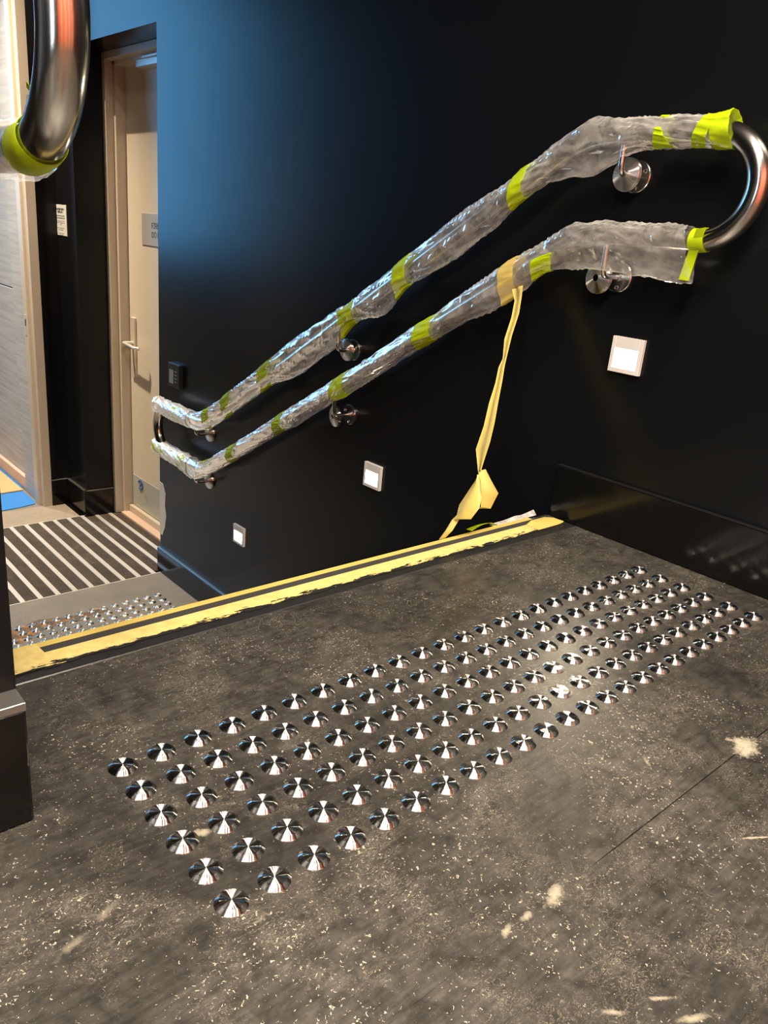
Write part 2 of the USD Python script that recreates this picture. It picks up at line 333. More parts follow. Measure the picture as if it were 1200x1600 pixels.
# landing floor: two vinyl sheets meeting in a seam
fl = struct_x('floor', 'dusty black vinyl landing floor scattered with pale flecks')
SEAM = -.1868
part(fl, 'vinyl_sheet', slab([(-2.2, SEAM), (.33, SEAM + .0001), (.40, SEAM + .0009), (WX, SEAM + .0010), (WX, EDGE - .09), (-2.2, EDGE - .09)], -.15, 0), 'floor')
part(fl, 'vinyl_sheet', slab([(-2.2, BACK), (WX, BACK), (WX, SEAM - .0010), (.40, SEAM - .0009), (.33, SEAM - .0001), (-2.2, SEAM)], -.15, 0), 'floor')
def pale_patch(px, py, lx, ly, ang, strength, col=(.55, .50, .38), scale=60.0, amp=3.2):  # pale oval patch on the floor, fading outwards with a noisy edge
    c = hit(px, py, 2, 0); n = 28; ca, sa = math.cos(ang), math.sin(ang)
    k = len([1 for q in MT if q.startswith('pale_patch')]); name = 'pale_patch_%d' % k
    MT[name] = mat('fuzzy_' + name, {'g': ('geometry', {}), 's': ('vector_math', {'math_type': 'subtract', 'vector2': tuple(c)}), 'm': ('vector_rotate', {'rotate_type': 'z_axis', 'angle': -ang}),
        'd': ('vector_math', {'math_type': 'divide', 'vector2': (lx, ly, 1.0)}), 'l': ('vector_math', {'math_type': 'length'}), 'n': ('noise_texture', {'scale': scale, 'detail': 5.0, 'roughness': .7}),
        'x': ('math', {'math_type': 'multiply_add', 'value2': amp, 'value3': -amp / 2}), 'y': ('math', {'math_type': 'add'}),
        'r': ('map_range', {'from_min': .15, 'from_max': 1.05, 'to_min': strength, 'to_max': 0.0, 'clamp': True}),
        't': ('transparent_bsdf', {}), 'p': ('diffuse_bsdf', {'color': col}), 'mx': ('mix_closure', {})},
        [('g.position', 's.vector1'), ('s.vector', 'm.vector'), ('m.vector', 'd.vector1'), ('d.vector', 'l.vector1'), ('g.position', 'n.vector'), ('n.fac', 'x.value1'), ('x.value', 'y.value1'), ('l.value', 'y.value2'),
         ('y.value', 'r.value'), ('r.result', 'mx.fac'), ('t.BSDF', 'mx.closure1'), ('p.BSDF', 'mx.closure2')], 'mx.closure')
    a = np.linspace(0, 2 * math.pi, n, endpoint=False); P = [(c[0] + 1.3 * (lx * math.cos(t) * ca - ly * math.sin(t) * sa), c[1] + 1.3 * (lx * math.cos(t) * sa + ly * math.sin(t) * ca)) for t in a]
    part(fl, 'fuzzy_patch', slab(P, .0002, .0004), name, label='pale fuzzy patch')
for a_ in [(1163, 1166, .028, .020, .2, .62), (866, 1399, .028, .007, .25, .5), (822, 1432, .008, .005, .2, .5), (792, 1455, .010, .004, .3, .5), (1185, 1309, .030, .0016, -.55, .5), (1035, 1560, .018, .0025, -.6, .4), (958, 1582, .016, .003, -.7, .4), (1085, 1592, .022, .004, -.5, .4), (315, 1302, .010, .006, -.4, .4), (1010, 1190, .012, .004, .9, .3), (110, 1480, .016, .005, .4, .15), (165, 1425, .016, .004, .4, .15)]: pale_patch(*a_)
part(fl, 'subfloor', box(-2.2, WX, BACK, EDGE - .09, -.16, -.004), 'concrete_dark')
st = struct_x('stairs', 'dark flight of stairs going down from the landing')
for k in range(1, 6):
    y0 = EDGE + .275 * (k - 1); z = -k / 6.0
    part(st, 'tread', box(-.112, SX, y0 - .02, y0 + .275, z - .16667 - .02, z, .004), 'gloss')
part(st, 'riser', box(-.112, SX, EDGE - .09, EDGE - .01, -.19, -.0015, .002), 'gloss')
ns = struct_x('stair_nosing', 'black rubber nosing strip along the landing edge')
part(ns, 'nosing_profile', box(-.112, SX, .492, EDGE, -.03, .0016, .0015), 'nosing')
part(ns, 'insert', box(-.10, SX, .5545, .5755, .0010, .0024, .0004), 'strip')
lf = struct_x('lower_floor', 'grey vinyl floor at the foot of the stairs')
part(lf, 'vinyl_sheet', box(-2.2, SX + .004, 1.90, 2.724, LOW - .1, LOW, .001), 'lowfloor')
part(lf, 'subfloor', box(-2.2, 1.9, 1.90, 6.6, LOW - .2, LOW - .012), 'concrete_dark')
part(lf, 'threshold_slab', box(-2.2, 1.216, 3.625, 3.87, LOW - .1, LOW + .002, .001), 'concrete', label='dusty grey concrete strip beyond the mat')
part(lf, 'far_room_floor', box(-2.2, 1.14, 3.87, 6.6, LOW - .1, LOW), 'lowfloor')
part(lf, 'edge_strip', box(1.216, 1.9, 3.61, 3.87, LOW - .1, LOW), 'gloss')
part(lf, 'sawdust', slab([(.42, 2.42), (.50, 2.50), (.62, 2.54), (.74, 2.50), (.86, 2.52), (.90, 2.48), (.78, 2.44), (.70, 2.46), (.58, 2.43), (.5, 2.38)], LOW, LOW + .0012), 'dust', label='orange sawdust between the lower studs', kind='stuff')

wr = struct_x('wall_right', 'matt black wall carrying the handrail')
part(wr, 'wall_panel', box(WX, 1.95, BACK, YEND, -1.2, CEIL), 'wall')
part(wr, 'lintel', box(WX, 1.95, YEND, 3.62, 1.335, CEIL), 'wall')
part(wr, 'pier', box(1.256, 1.95, 3.62, 3.90, -1.2, CEIL), 'wall')
part(wr, 'door_backing', box(1.60, 1.95, YEND, 3.62, -1.2, 1.335), 'wall')
rng = random.Random(5)
pp = [hit(px, py, 0, WX) for px, py in [(250, 752), (255, 756), (259, 772), (258, 790), (260, 806), (258, 824), (254, 836), (251, 834)]]
pts = [(YEND + .001 if i in (0, 7) else p[1], p[2]) for i, p in enumerate(pp)]
m = trimesh.creation.extrude_polygon(Polygon(pts), .0016, engine='earcut'); v = np.array(m.vertices)
part(wr, 'bare_patch', (np.c_[WX - v[:, 2], v[:, 0], v[:, 1]], m.faces[:, ::-1]), 'primer', label='pale unpainted plaster patch on the wall corner')

fw = struct_x('wall_far', 'black end wall with the tall doorway into the far room')
part(fw, 'wall_panel', box(1.146, 1.95, 3.87, 4.16, -1.2, CEIL), 'wall')
part(fw, 'wall_panel', box(-2.2, -.25, 3.87, 4.16, -1.2, CEIL), 'wall')
part(fw, 'header', box(-.25, 1.146, 3.87, 4.16, 2.30, CEIL), 'wall')
lw = struct_x('wall_left', 'black wall end on the near left of the stairs')
part(lw, 'wall_panel', box(-2.2, -.112, .25, 1.90, -1.2, CEIL), 'wall')
struct('wall_lobby', box(-2.4, -2.2, BACK, 6.6, -1.2, CEIL), 'wall', 'dark side wall out of view on the left')
# the landing's back wall, seen only in the polished steel
bw = struct_x('wall_back', 'terracotta wall behind the camera')
part(bw, 'wall_panel', box(-2.2, WX, BACK - .12, BACK, -.1, CEIL), 'orange')
for x in (-1.3, -.45, .25, .85): part(bw, 'pilaster', box(x, x + .10, BACK, BACK + .05, 0, CEIL, .004), 'pale')
struct('ceiling', box(-2.4, 1.95, BACK - .12, 6.6, CEIL, CEIL + .12), 'ceil', 'dark ceiling over landing and lobby')

def board(path, x0, x1, y0, y1, z0, z1, caps):
    part(path, 'board', box(x0, x1, y0, y1, z0, z1, .0025), 'gloss')
    for c in caps: part(path, 'cap_strip', box(*c, .0008), 'trim', label='metal strip along the top edge')
b = struct_x('baseboard_right', 'gloss black baseboard along the landing side of the rail wall')
part(b, 'board', box(SX, WX, BACK, .575, 0, .135, .003), 'gloss')
part(b, 'ledge', box(SX + .001, WX, BACK, .574, .1345, .1365, .0006), 'black')
b = struct_x('baseboard_lower', 'gloss black baseboard at the foot of the rail wall')
board(b, SX, WX + .3, 1.96, YEND + .006, LOW, LOW + .12, [(SX + .002, WX, 1.97, YEND + .006, LOW + .12, LOW + .124)])
b = struct_x('baseboard_pier', 'gloss black baseboard with bright top edge round the dark pier')
board(b, 1.238, 1.40, 3.604, 3.87, LOW, LOW + .146, [(1.240, 1.256, 3.606, 3.87, LOW + .146, LOW + .150), (1.240, 1.404, 3.606, 3.622, LOW + .146, LOW + .150)])
board(b, 1.146, 1.239, 3.852, 3.87, LOW, LOW + .150, [(1.146, 1.240, 3.854, 3.87, LOW + .150, LOW + .154)])
b = struct_x('baseboard_left', 'gloss black baseboard with bright top edge on the near wall end')
board(b, -2.2, -.112, .22, .25, 0, .140, [(-2.2, -.112, .2195, .252, .1385, .1485)])

# ------------------------------------------------------------------ doors
d = struct_x('door_1', 'cream fire door in a cream frame, set back in the rail wall')
part(d, 'door_leaf', box(1.50, 1.54, 2.62, 3.563, LOW + .012, 1.300, .002), 'doorleaf')
part(d, 'door_frame', join(box(1.410, 1.60, 3.590, 3.622, LOW, 1.335, .002), box(1.450, 1.60, 3.566, 3.592, LOW, 1.335, .002),
     box(1.410, 1.60, YEND, 3.60, 1.303, 1.335, .002), box(1.450, 1.60, YEND, 3.60, 1.285, 1.305, .002)), 'cream')
part(d, 'threshold', box(1.43, 1.50, YEND, 3.57, LOW - .01, LOW + .012, .002), 'timber', label='pinkish timber threshold')
part(d, 'door_seal', box(1.476, 1.499, YEND, 3.566, LOW + .012, LOW + .050, .002), 'cream')
hp = part(d, 'lock_plate', box(1.488, 1.50, 3.478, 3.528, -.205, .110, .002), 'cream', label='long cream lock plate')
part(hp, 'door_handle', tube(fillet([(1.492, 3.503, -.022), (1.435, 3.503, -.022), (1.432, 3.36, -.028), (1.45, 3.345, -.028)], [.012, .012], 8), .0095, 14), 'alu', True, 'pale lever handle')
kp = part(d, 'kick_plate', box(1.4975, 1.50, 2.70, 3.552, LOW + .055, -.765, .0006), 'kick', label='grey kick plate under protective film')
# the ring-shaped blue mark on the kick plate's film
c0 = hit(220, 758, 0, 1.497); a = np.linspace(.5, 5.4, 26)
ringp = np.stack([np.full(26, 1.4968), c0[1] + .026 * np.cos(a), c0[2] + .026 * np.sin(a)], 1)
part(kp, 'printed_mark', join(tube(ringp, .0052, 6), tube([(1.4968, c0[1] - .012, c0[2] + .012), (1.4968, c0[1], c0[2] - .002), (1.4968, c0[1] + .012, c0[2] - .008)], .004, 6)), 'inkblue', label='round blue printed mark')
part(kp, 'scratch', tube([hit(224, 766, 0, 1.497), hit(231, 786, 0, 1.497)], .0012, 5), 'inkgrey')
sg = part(d, 'door_sign', box(1.496, 1.50, 3.07, 3.392, .482, .632, .0012), 'signgrey', label='satin grey sign plate')
p0, p1 = hit(237, 357, 0, 1.496), hit(237, 371, 0, 1.496)
part(sg, 'lettering', join(text('FIRE', .026, .0006, (1.4958, p0[1], p0[2]), (0, -1, 0), (0, 0, 1)), text('DO NOT', .026, .0006, (1.4958, p1[1], p1[2]), (0, -1, 0), (0, 0, 1))), 'ink')
part(d, 'door_closer', join(box(1.455, 1.50, 2.95, 3.345, 1.255, 1.300, .004), box(1.44, 1.46, 2.9, 3.25, 1.285, 1.293, .001)), 'alu', label='silver closer body at the top of the door')

d = struct_x('door_2', 'tall cream frame of the doorway into the far room')
part(d, 'frame_face', box(1.100, 1.148, 3.855, 3.90, LOW, 2.30, .002), 'cream')
part(d, 'frame_stop', box(1.085, 1.146, 3.90, 3.96, LOW, 2.30, .002), 'cream')
part(d, 'frame_lining', box(1.100, 1.146, 3.96, 4.165, LOW, 2.30, .002), 'laminate')
part(d, 'frame_head', box(-.25, 1.1, 3.855, 4.165, 2.26, 2.30, .002), 'cream')
part(d, 'frame_face', box(-.25, -.20, 3.855, 4.165, LOW, 2.26, .002), 'cream')
p = hit(50, 510, 0, 1.085)
sp = part(d, 'strike_plate', box(1.0838, 1.086, 3.915, 3.945, p[2] - .06, p[2] + .05, .0008), 'alu')
part(sp, 'latch_hole', box(1.0834, 1.085, 3.923, 3.937, p[2] - .01, p[2] + .025), 'dark')
# far room
fr = struct_x('wall_beyond', 'pale grained panelled wall of the far room')
for z0, z1 in ((LOW, .170), (.176, 1.343), (1.349, CEIL)): part(fr, 'wall_panel', box(1.128, 1.16, 4.165, 6.5, z0, z1, .0012), 'laminate')
part(fr, 'wall_backing', box(1.15, 1.95, 4.165, 6.6, -1.2, CEIL), 'wall')
part(fr, 'timber_skirting', box(1.105, 1.129, 4.17, 6.5, LOW, LOW + .085, .004), 'timber', label='pinkish timber skirting')
part(fr, 'end_wall', join(box(-2.2, 1.15, 6.46, 6.6, -1.2, .34), box(-2.2, -1.23, 6.46, 6.6, .34, 2.60), box(.33, 1.15, 6.46, 6.6, .34, 2.60), box(-2.2, 1.15, 6.46, 6.6, 2.60, CEIL)), 'pale')
wn = struct_x('window_1', 'tall window of the far room')
part(wn, 'window_frame', join(box(-1.24, -1.20, 6.42, 6.5, .35, 2.60), box(.30, .34, 6.42, 6.5, .35, 2.60), box(-1.24, .34, 6.42, 6.5, .32, .36), box(-1.24, .34, 6.42, 6.5, 2.56, 2.60)), 'white')
wn = struct_x('window_2', 'side window of the landing, behind the camera on the left')
part(wn, 'window_frame', join(box(-2.2, -2.15, -1.24, -1.20, .36, 2.14), box(-2.2, -2.15, -.70, -.66, .36, 2.14), box(-2.2, -2.15, -1.24, -.66, .36, .40), box(-2.2, -2.15, -1.24, -.66, 2.10, 2.14)), 'white')

# ------------------------------------------------------------------ protective sheets at the far doorway
bf = [hit(px, py, 2, LOW)[:2] for px, py in [(-60, 690), (2, 727), (30, 748), (44, 759), (50, 768), (66, 773), (65, 780), (55, 788), (30, 794), (8, 798), (-60, 806)]]
bf = [(min(x, 1.083 if y < 4.16 else 1.104), y) for x, y in bf]
single('blue_film', slab(bf, LOW + .002, LOW + .004), 'bluefilm', 'crumpled blue protective film taped to the floor in the far left doorway', 'protective film')
cb = [hit(px, py, 2, LOW)[:2] for px, py in [(-60, 700), (2, 739), (36, 768), (4, 773), (-60, 780)]]
single('cardboard_sheet', slab(cb, LOW + .005, LOW + .012), 'cardboard', 'brown cardboard sheet lying on the blue film in the far left doorway', 'cardboard')

# ------------------------------------------------------------------ entrance mat
em = thing('entrance_mat', 'dark entrance mat with pale metal strips at the foot of the stairs', 'mat', (.8, 3.17, LOW))
xs = [1.451 - .0755 * k for k in range(0, 24)]
MY0, MY1 = 2.727, 3.622
for i, x in enumerate(xs):
    y0 = MY0 if x < 1.25 else YEND + .002
    part(em, 'metal_strip', box(x - .011, x + .011, y0, MY1, LOW - .012, LOW + .002, .001), 'alu')
    part(em, 'carpet_insert', box(x - .0635, x - .0120, y0, MY1, LOW - .012, LOW - .0005, .001), 'carpet')
part(em, 'edge_frame', box(-.30, SX, MY0 - .006, MY0, LOW - .012, LOW + .0025, .0006), 'alu'); part(em, 'edge_frame', box(-.30, 1.25, MY1, MY1 + .006, LOW - .012, LOW + .0025, .0006), 'alu')

# ------------------------------------------------------------------ tactile studs
rim = lathe([(.0125, .0046), (.0128, .00455), (.0171, .0011), (.0175, .0004), (.0175, 0.0), (.0125, 0.0)], 40)
r_ = np.linspace(0, .0127, 7); top = lathe(np.r_[np.c_[r_, .0049 - .0003 * (r_ / .0127) ** 2], [(.0127, .003), (0, .003)]], 40)
first = {}
def stud(name, loc, label, group):
    if name not in first:
        t = thing(name, label, 'tactile stud', loc, group)
        ORIGIN[t] = np.zeros(3)
        part(t, 'bevelled_rim', rim, 'studrim', 30); part(t, 'brushed_top', top, 'stud', 30)
        first[name] = t; return
    path = '/World/' + numbered('/World', name)
    x = UsdGeom.Xform.Define(stage, path); x.GetPrim().GetReferences().AddInternalReference(first[name])
    x.ClearXformOpOrder(); op = x.GetTranslateOp() or x.AddTranslateOp(); x.SetXformOpOrder([op]); op.Set(tuple(map(float, loc)))
    x.GetPrim().SetInstanceable(True); keys(x.GetPrim(), label=label, category='tactile stud', group=group)
ORD = 'first second third fourth fifth sixth seventh eighth ninth tenth eleventh twelfth thirteenth fourteenth fifteenth sixteenth seventeenth eighteenth nineteenth twentieth twenty-first twenty-second twenty-third twenty-fourth'.split()
ROW = ['row nearest the stairs', 'second row from the stairs', 'third row from the stairs', 'third row from the viewer', 'second row from the viewer', 'row nearest the viewer']
for j in range(6):
    for i in range(24):
        which = 'leftmost' if i == 0 else 'rightmost' if i == 23 else ORD[i] + ' from left'
        stud('tactile_stud', (i * .05, (5 - j) * .05, 0), 'brushed steel landing stud, %s in the %s' % (which, ROW[j]), 'steel studs on the landing floor')
def pix(p):
    c = ROT @ (np.array(p) - CAM); return 600 + F * c[0] / c[2], 800 + F * c[1] / c[2]
edge_l, edge_r = pix((-.11, .588, .003)), pix((1.25, .588, .003))
LROW = ['row nearest the mat', 'second row from the mat', 'third row from the mat', 'fourth row from the mat', 'fifth row from the mat', 'sixth row from the mat']
for j in range(6):
    for i in range(20):
        p = (1.133 - i * .05, 2.503 - j * .05, LOW); px, py = pix(p)
        if px < 18 or py > edge_l[1] + (edge_r[1] - edge_l[1]) * (px - edge_l[0]) / (edge_r[0] - edge_l[0]) + 2: continue      # hidden by the step edge or the near wall
        which = 'rightmost' if i == 0 else ORD[i] + ' from right'
        stud('lower_stud', p, 'small shiny lower floor stud, %s in the %s' % (which, LROW[j]), 'studs on the lower floor')

# ------------------------------------------------------------------ masking tape on the nosing
rng = np.random.default_rng(3)
def flat_tape(x0, x1, ynear, yfar, z, ragged=0., end=0.):
    n = max(2, int((x1 - x0) / .003)); x = np.linspace(x0, x1, n); w = np.zeros(n)
    if ragged:
        k = rng.normal(size=n); w = ragged * (np.convolve(k, np.ones(3) / 3, 'same') + .8 * np.interp(x, np.linspace(x0, x1, 40), rng.normal(size=40)))
    near = [(a, ynear + b) for a, b in zip(x, w)]; far = [(x1 - end, yfar), (x0, yfar)]
    return slab(near + far, z, z + .0004)
single('masking_tape', flat_tape(.0, 1.200, .5125, .5555, .0026, .0022, .0), 'floortape', 'wide yellow masking tape strip along the landing nosing, its near edge ragged with black paint', 'masking tape')
single('masking_tape', join(flat_tape(-.02, 1.19, .5735, .588, .0027), box(-.02, 1.19, .5876, .588, -.012, .0029)), 'masking', 'narrow yellow masking tape strip along the outer edge of the landing nosing', 'masking tape')
single('masking_tape', slab([(-.108, .5105), (-.05, .5115), (.018, .514), (.015, .545), (.012, .588), (-.108, .588)], .0031, .0035), 'floortape', 'yellow masking tape piece laid across the left end of the taped nosing', 'masking tape')
A = np.array([[(x, y, .004 + .006 * k * math.sin(3 * i / 6)) for k, y in enumerate(np.linspace(.515, .553, 4))] for i, x in enumerate(np.linspace(1.14, 1.245, 7))])
A[-1, :, 1] = .520; A[-2, :, 1] = .518 + (A[-2, :, 1] - .518) * .6; A[..., 2] = np.minimum(A[..., 2], .012)
single('masking_tape', ribbon(A, .0005), 'masking', 'loose curled yellow masking tape end at the right corner of the nosing', 'masking tape')

# loose masking tape hanging from the lower rail to the nosing: (left edge px, right edge px, y px, distance towards the corner)
tp = thing('hanging_tape', 'long loose yellow masking tape trailing from the lower rail down to the step edge', 'masking tape', (1.18, .74, .62))
def hang(rows):
    out = []
    for (xa, ya, xb, yb, px) in rows:
        a, b = hit(xa, ya, 0, px), hit(xb, yb, 0, px)
        out.append([a + (b - a) * t for t in np.linspace(0, 1, 4)])
    return np.array(out)
def smooth_rows(rows, step=3):
    R = np.array(rows, float); t = np.linspace(0, len(R) - 1, (len(R) - 1) * step + 1)
    return np.stack([np.interp(t, np.arange(len(R)), R[:, k]) for k in range(5)], 1)
rows = [(800, 452, 817, 446, 1.172), (804, 470, 815.5, 462, 1.168), (799, 496, 811, 490, 1.15), (788, 530, 800, 524, 1.12), (785.5, 560, 793, 553, 1.10), (779, 574, 789, 570, 1.09),
        (774, 598, 785, 595, 1.07), (764, 630, 779, 626, 1.045), (756, 665, 773, 660, 1.015), (743.5, 702, 766, 690, .985), (745.5, 722, 757, 718, .97), (747, 738, 752, 734, .965)]
A = hang(smooth_rows(rows)); A[:, 1, 0] += .008; A[:, 2, 0] -= .004
part(tp, 'tape_strip', ribbon(A, .0005), 'masking', True)
rows = [(747, 736, 753, 734, .965), (751, 752, 762, 752, .958), (752, 770, 773, 772, .952), (751, 792, 761, 796, .95), (748, 795, 752, 796, .949)]
A = hang(smooth_rows(rows)); A[:, 1, 0] += .006; A[:, 2:, 0] += .012
part(tp, 'folded_flap', ribbon(A, .0005), 'masking', True)
rows = [(745, 740, 750, 742, .963), (733, 758, 752, 768, .955), (712, 790, 746, 795, .93), (708, 806, 733, 812, .92), (702, 812, 715, 812, .915), (691, 830, 704, 830, .90), (683, 843, 692, 842, .893)]
A = hang(smooth_rows(rows)); A[:, 0, 0] += .012; A[:, 2, 0] -= .006; A[:, 3, 0] += .006
part(tp, 'twisted_tail', ribbon(A, .0005), 'masking', True)
def px_path(pts, x): return np.array([hit(a, b, 0, x) for a, b in pts])

# scraps at the right end of the nosing
A = np.array([[(x, y, .003 + .010 * math.sin(math.pi * i / 5) * (1 - .3 * k) + (.002 if k == 0 else 0)) for k, y in enumerate((.588, .600, .606))] for i, x in enumerate(np.linspace(.985, 1.075, 6))])
single('tape_scrap', ribbon(A, .0006), 'lime', 'crumpled lime green tape scrap on the step edge beside the hanging tape', 'tape')
A = np.array([[(x, y, .0028 + .0045 * k * (i / 7) * (1 + .3 * math.sin(2.1 * i))) for k, y in enumerate((.5885, .594, .600))] for i, x in enumerate(np.linspace(1.06, 1.225, 8))])
single('film_scrap', ribbon(A, .0005), 'film', 'small clear plastic film scrap standing at the right end of the nosing', 'plastic film')

# ------------------------------------------------------------------ handrails
RX, RR = 1.202, .021
UP = [(.305, .866), (.595, .866), (2.195, -.137), (2.53, -.144)]
LO = [(.305, .672), (.560, .672), (2.217, -.337), (2.53, -.337)]
def rail_path(x):
    up = fillet([(x, *p) for p in UP], [.25, .25], 10); lo = fillet([(x, *p) for p in LO], [.25, .25], 10)
    cz, r = (.866 + .672) / 2, (.866 - .672) / 2; a = np.linspace(math.pi / 2, math.pi * 1.5, 40)
    near = [(x, .305 + r * math.cos(t), cz + r * math.sin(t)) for t in a]
    cz, r = (-.144 - .337) / 2, (.337 - .144) / 2
    far = [(x, 2.53 + r * math.cos(t), cz + r * math.sin(t)) for t in np.linspace(math.pi / 2, -math.pi / 2, 40)]
    return near, np.array(far), up, lo
def rail_mesh(x):
    near, far, up, lo = rail_path(x)
    up_d = resample(up, .02); lo_d = resample(lo[::-1], .02)
    loop = np.vstack([near[::-1], up_d[1:], far[1:], lo_d[1:-1]])
    n = 28; P = loop; T = np.roll(P, -1, 0) - np.roll(P, 1, 0); T /= np.linalg.norm(T, axis=1, keepdims=True)
    N = np.tile([1.0, 0, 0], (len(P), 1)); B = np.cross(T, N)
    t = np.linspace(0, 2 * math.pi, n, endpoint=False)
    v = (P[:, None] + RR * (np.cos(t)[None, :, None] * N[:, None] + np.sin(t)[None, :, None] * B[:, None])).reshape(-1, 3)
    f = grid_faces(len(P), n); L = (len(P) - 1) * n
    f = np.vstack([f, [(L + j, L + (j + 1) % n, (j + 1) % n) for j in range(n)], [(L + j, (j + 1) % n, j) for j in range(n)]])
    return trimesh.Trimesh(v, f, process=False)

def centre_z(path, y): return np.interp(y, path[:, 1], path[:, 2])
class Wrap:
    'plastic sheet wrapped round a rail: outline measured as upper and lower edge along the rail; s is the index of a measured station'
    def __init__(self, st, path, x, seed, ry=.0235):
        st = np.array(st, float); self.px = st[:, 0]; self.x, self.seed, self.ry = x, seed, ry
        self.T = np.array([hit(a, b, 0, x)[1:] for a, b, c in st]); self.B = np.array([hit(a, c, 0, x)[1:] for a, b, c in st])
        # never cut into the pipe
        for i in range(len(st)):
            u = self.T[i] - self.B[i]; u /= np.linalg.norm(u)
            best = min(path[:, 1:], key=lambda q: abs((q - self.B[i]) @ np.array([u[1], -u[0]])))
            hc = (best - self.B[i]) @ u; hT = np.linalg.norm(self.T[i] - self.B[i]); slope = 1.0
            j = np.argmin(np.linalg.norm(path[:, 1:] - best, axis=1)); t = path[min(j + 1, len(path) - 1), 1:] - path[max(j - 1, 0), 1:]; t /= np.linalg.norm(t)
            slope = 1 / max(.35, abs(u @ np.array([t[1], -t[0]]))); need = (RR + .0016) * slope
            mid = self.B[i] + u * hc
            if hT - hc < need or True: self.T[i] = mid + u * max(need, min(hT - hc, need + .03))
            if hc < need: self.B[i] = mid - u * need
        self.C = []
        for i in range(len(st)):
            u = self.T[i] - self.B[i]; L = np.linalg.norm(u); self.C.append(min(.5, (RR * 1.15) / L))   # where the pipe sits, from the top
        self.C = np.array(self.C); self.s = np.arange(len(st), dtype=float)
        mid = (self.T + self.B) / 2; self.m = np.r_[0, np.cumsum(np.linalg.norm(np.diff(mid, axis=0), axis=1))]
    def s_of(self, px): return np.interp(-px, -self.px, self.s) if self.px[0] > self.px[-1] else np.interp(px, self.px, self.s)
    def section(self, s, n=48, grow=0., wr=1.0, angs=None):
        T = np.array([np.interp(s, self.s, self.T[:, k]) for k in (0, 1)]); B = np.array([np.interp(s, self.s, self.B[:, k]) for k in (0, 1)])
        L = np.linalg.norm(T - B); u = (T - B) / L; c = np.interp(s, self.s, self.C); ex = L / (2 * RR * 1.25) # >1: bag
        T = T + u * grow; B = B - u * grow; L = L + 2 * grow
        a = np.linspace(0, 2 * math.pi, n, endpoint=False) if angs is None else np.asarray(angs)
        h = (1 - np.cos(a)) / 2                                   # 0 at the top, 1 at the bottom
        half = (self.ry + grow) * np.abs(np.sin(a)) ** .9
        bag = np.clip((h * L - 2.05 * RR) / .03, 0, 1); half = half * (1 - .72 * bag) + .003 * bag
        pos = h * L
        wide = np.where(pos < 2.1 * RR, np.sqrt(np.clip(1 - ((pos - RR) / (1.08 * RR)) ** 2, 0, 1)) * (self.ry + grow), half)
        half = np.where(ex > 1.15, np.maximum(wide, half * .9), half)
        x = -np.sign(np.sin(a)) * half
        yz = T[None] - u[None] * pos[:, None]
        P = np.c_[self.x + x, yz]
        nx = np.c_[np.full(len(a), 1.0), np.zeros((len(a), 2))]
        out = P - np.r_[self.x, T - u * min(RR * 1.1, L / 2)][None]; out /= np.maximum(np.linalg.norm(out, axis=1, keepdims=True), 1e-6)
        if wr:
            m = np.interp(s, self.s, self.m); ca, sa = np.cos(a + m * 5), np.sin(a + m * 5)
            fold = meshkit.fbm(np.c_[np.full(len(a), m * 9.0), ca * 1.9, sa * 1.9 + self.seed], 3, self.seed)
            fine = meshkit.noise(np.c_[np.full(len(a), m * 26.0), ca * 5.5, sa * 5.5 + self.seed], self.seed + 9)
            sharp = 1 - np.abs(meshkit.noise(np.c_[np.full(len(a), m * 14.0), ca * 3.2, sa * 3.2 + self.seed], self.seed + 4) - .5) * 2
            w = .0050 * fold + .0018 * fine + .0048 * sharp ** 5
            P = P + out * (w * wr)[:, None]
        return P
    def mesh(self, s0=None, s1=None, sub=12, grow=0., wr=1.0, n=64, caps=False):
        s0 = self.s[0] if s0 is None else s0; s1 = self.s[-1] if s1 is None else s1
        m0, m1 = np.interp([s0, s1], self.s, self.m); S = np.interp(np.linspace(m0, m1, max(3, int((m1 - m0) / .0032) + 1)), self.m, self.s)
        V = np.vstack([self.section(s, n, grow, wr) for s in S])
        return trimesh.Trimesh(V, grid_faces(len(S), n), process=False)
    def band(self, px, half, slant=0., grow=.0012, a0=0., a1=2 * math.pi, taper=0., n=64):
        'a tape band: centred on pixel column px, +-half px, leaning by slant px from top to bottom, covering the angles a0..a1 (pi = bottom, camera side first)'
        a = np.linspace(a0, a1, n); rows = []
        for t in np.linspace(-1, 1, 7):
            row = []
            for k, ang in enumerate(a):
                h = (1 - math.cos(ang)) / 2; w = half * (1 - taper * (1 - (ang - a0) / (a1 - a0)))
                s = self.s_of(px + t * w - slant * (h - .5)); row.append(self.section(s, grow=grow + .0030, wr=.55, angs=[ang])[0])
            rows.append(row)
        return ribbon(np.array(rows), .0007)

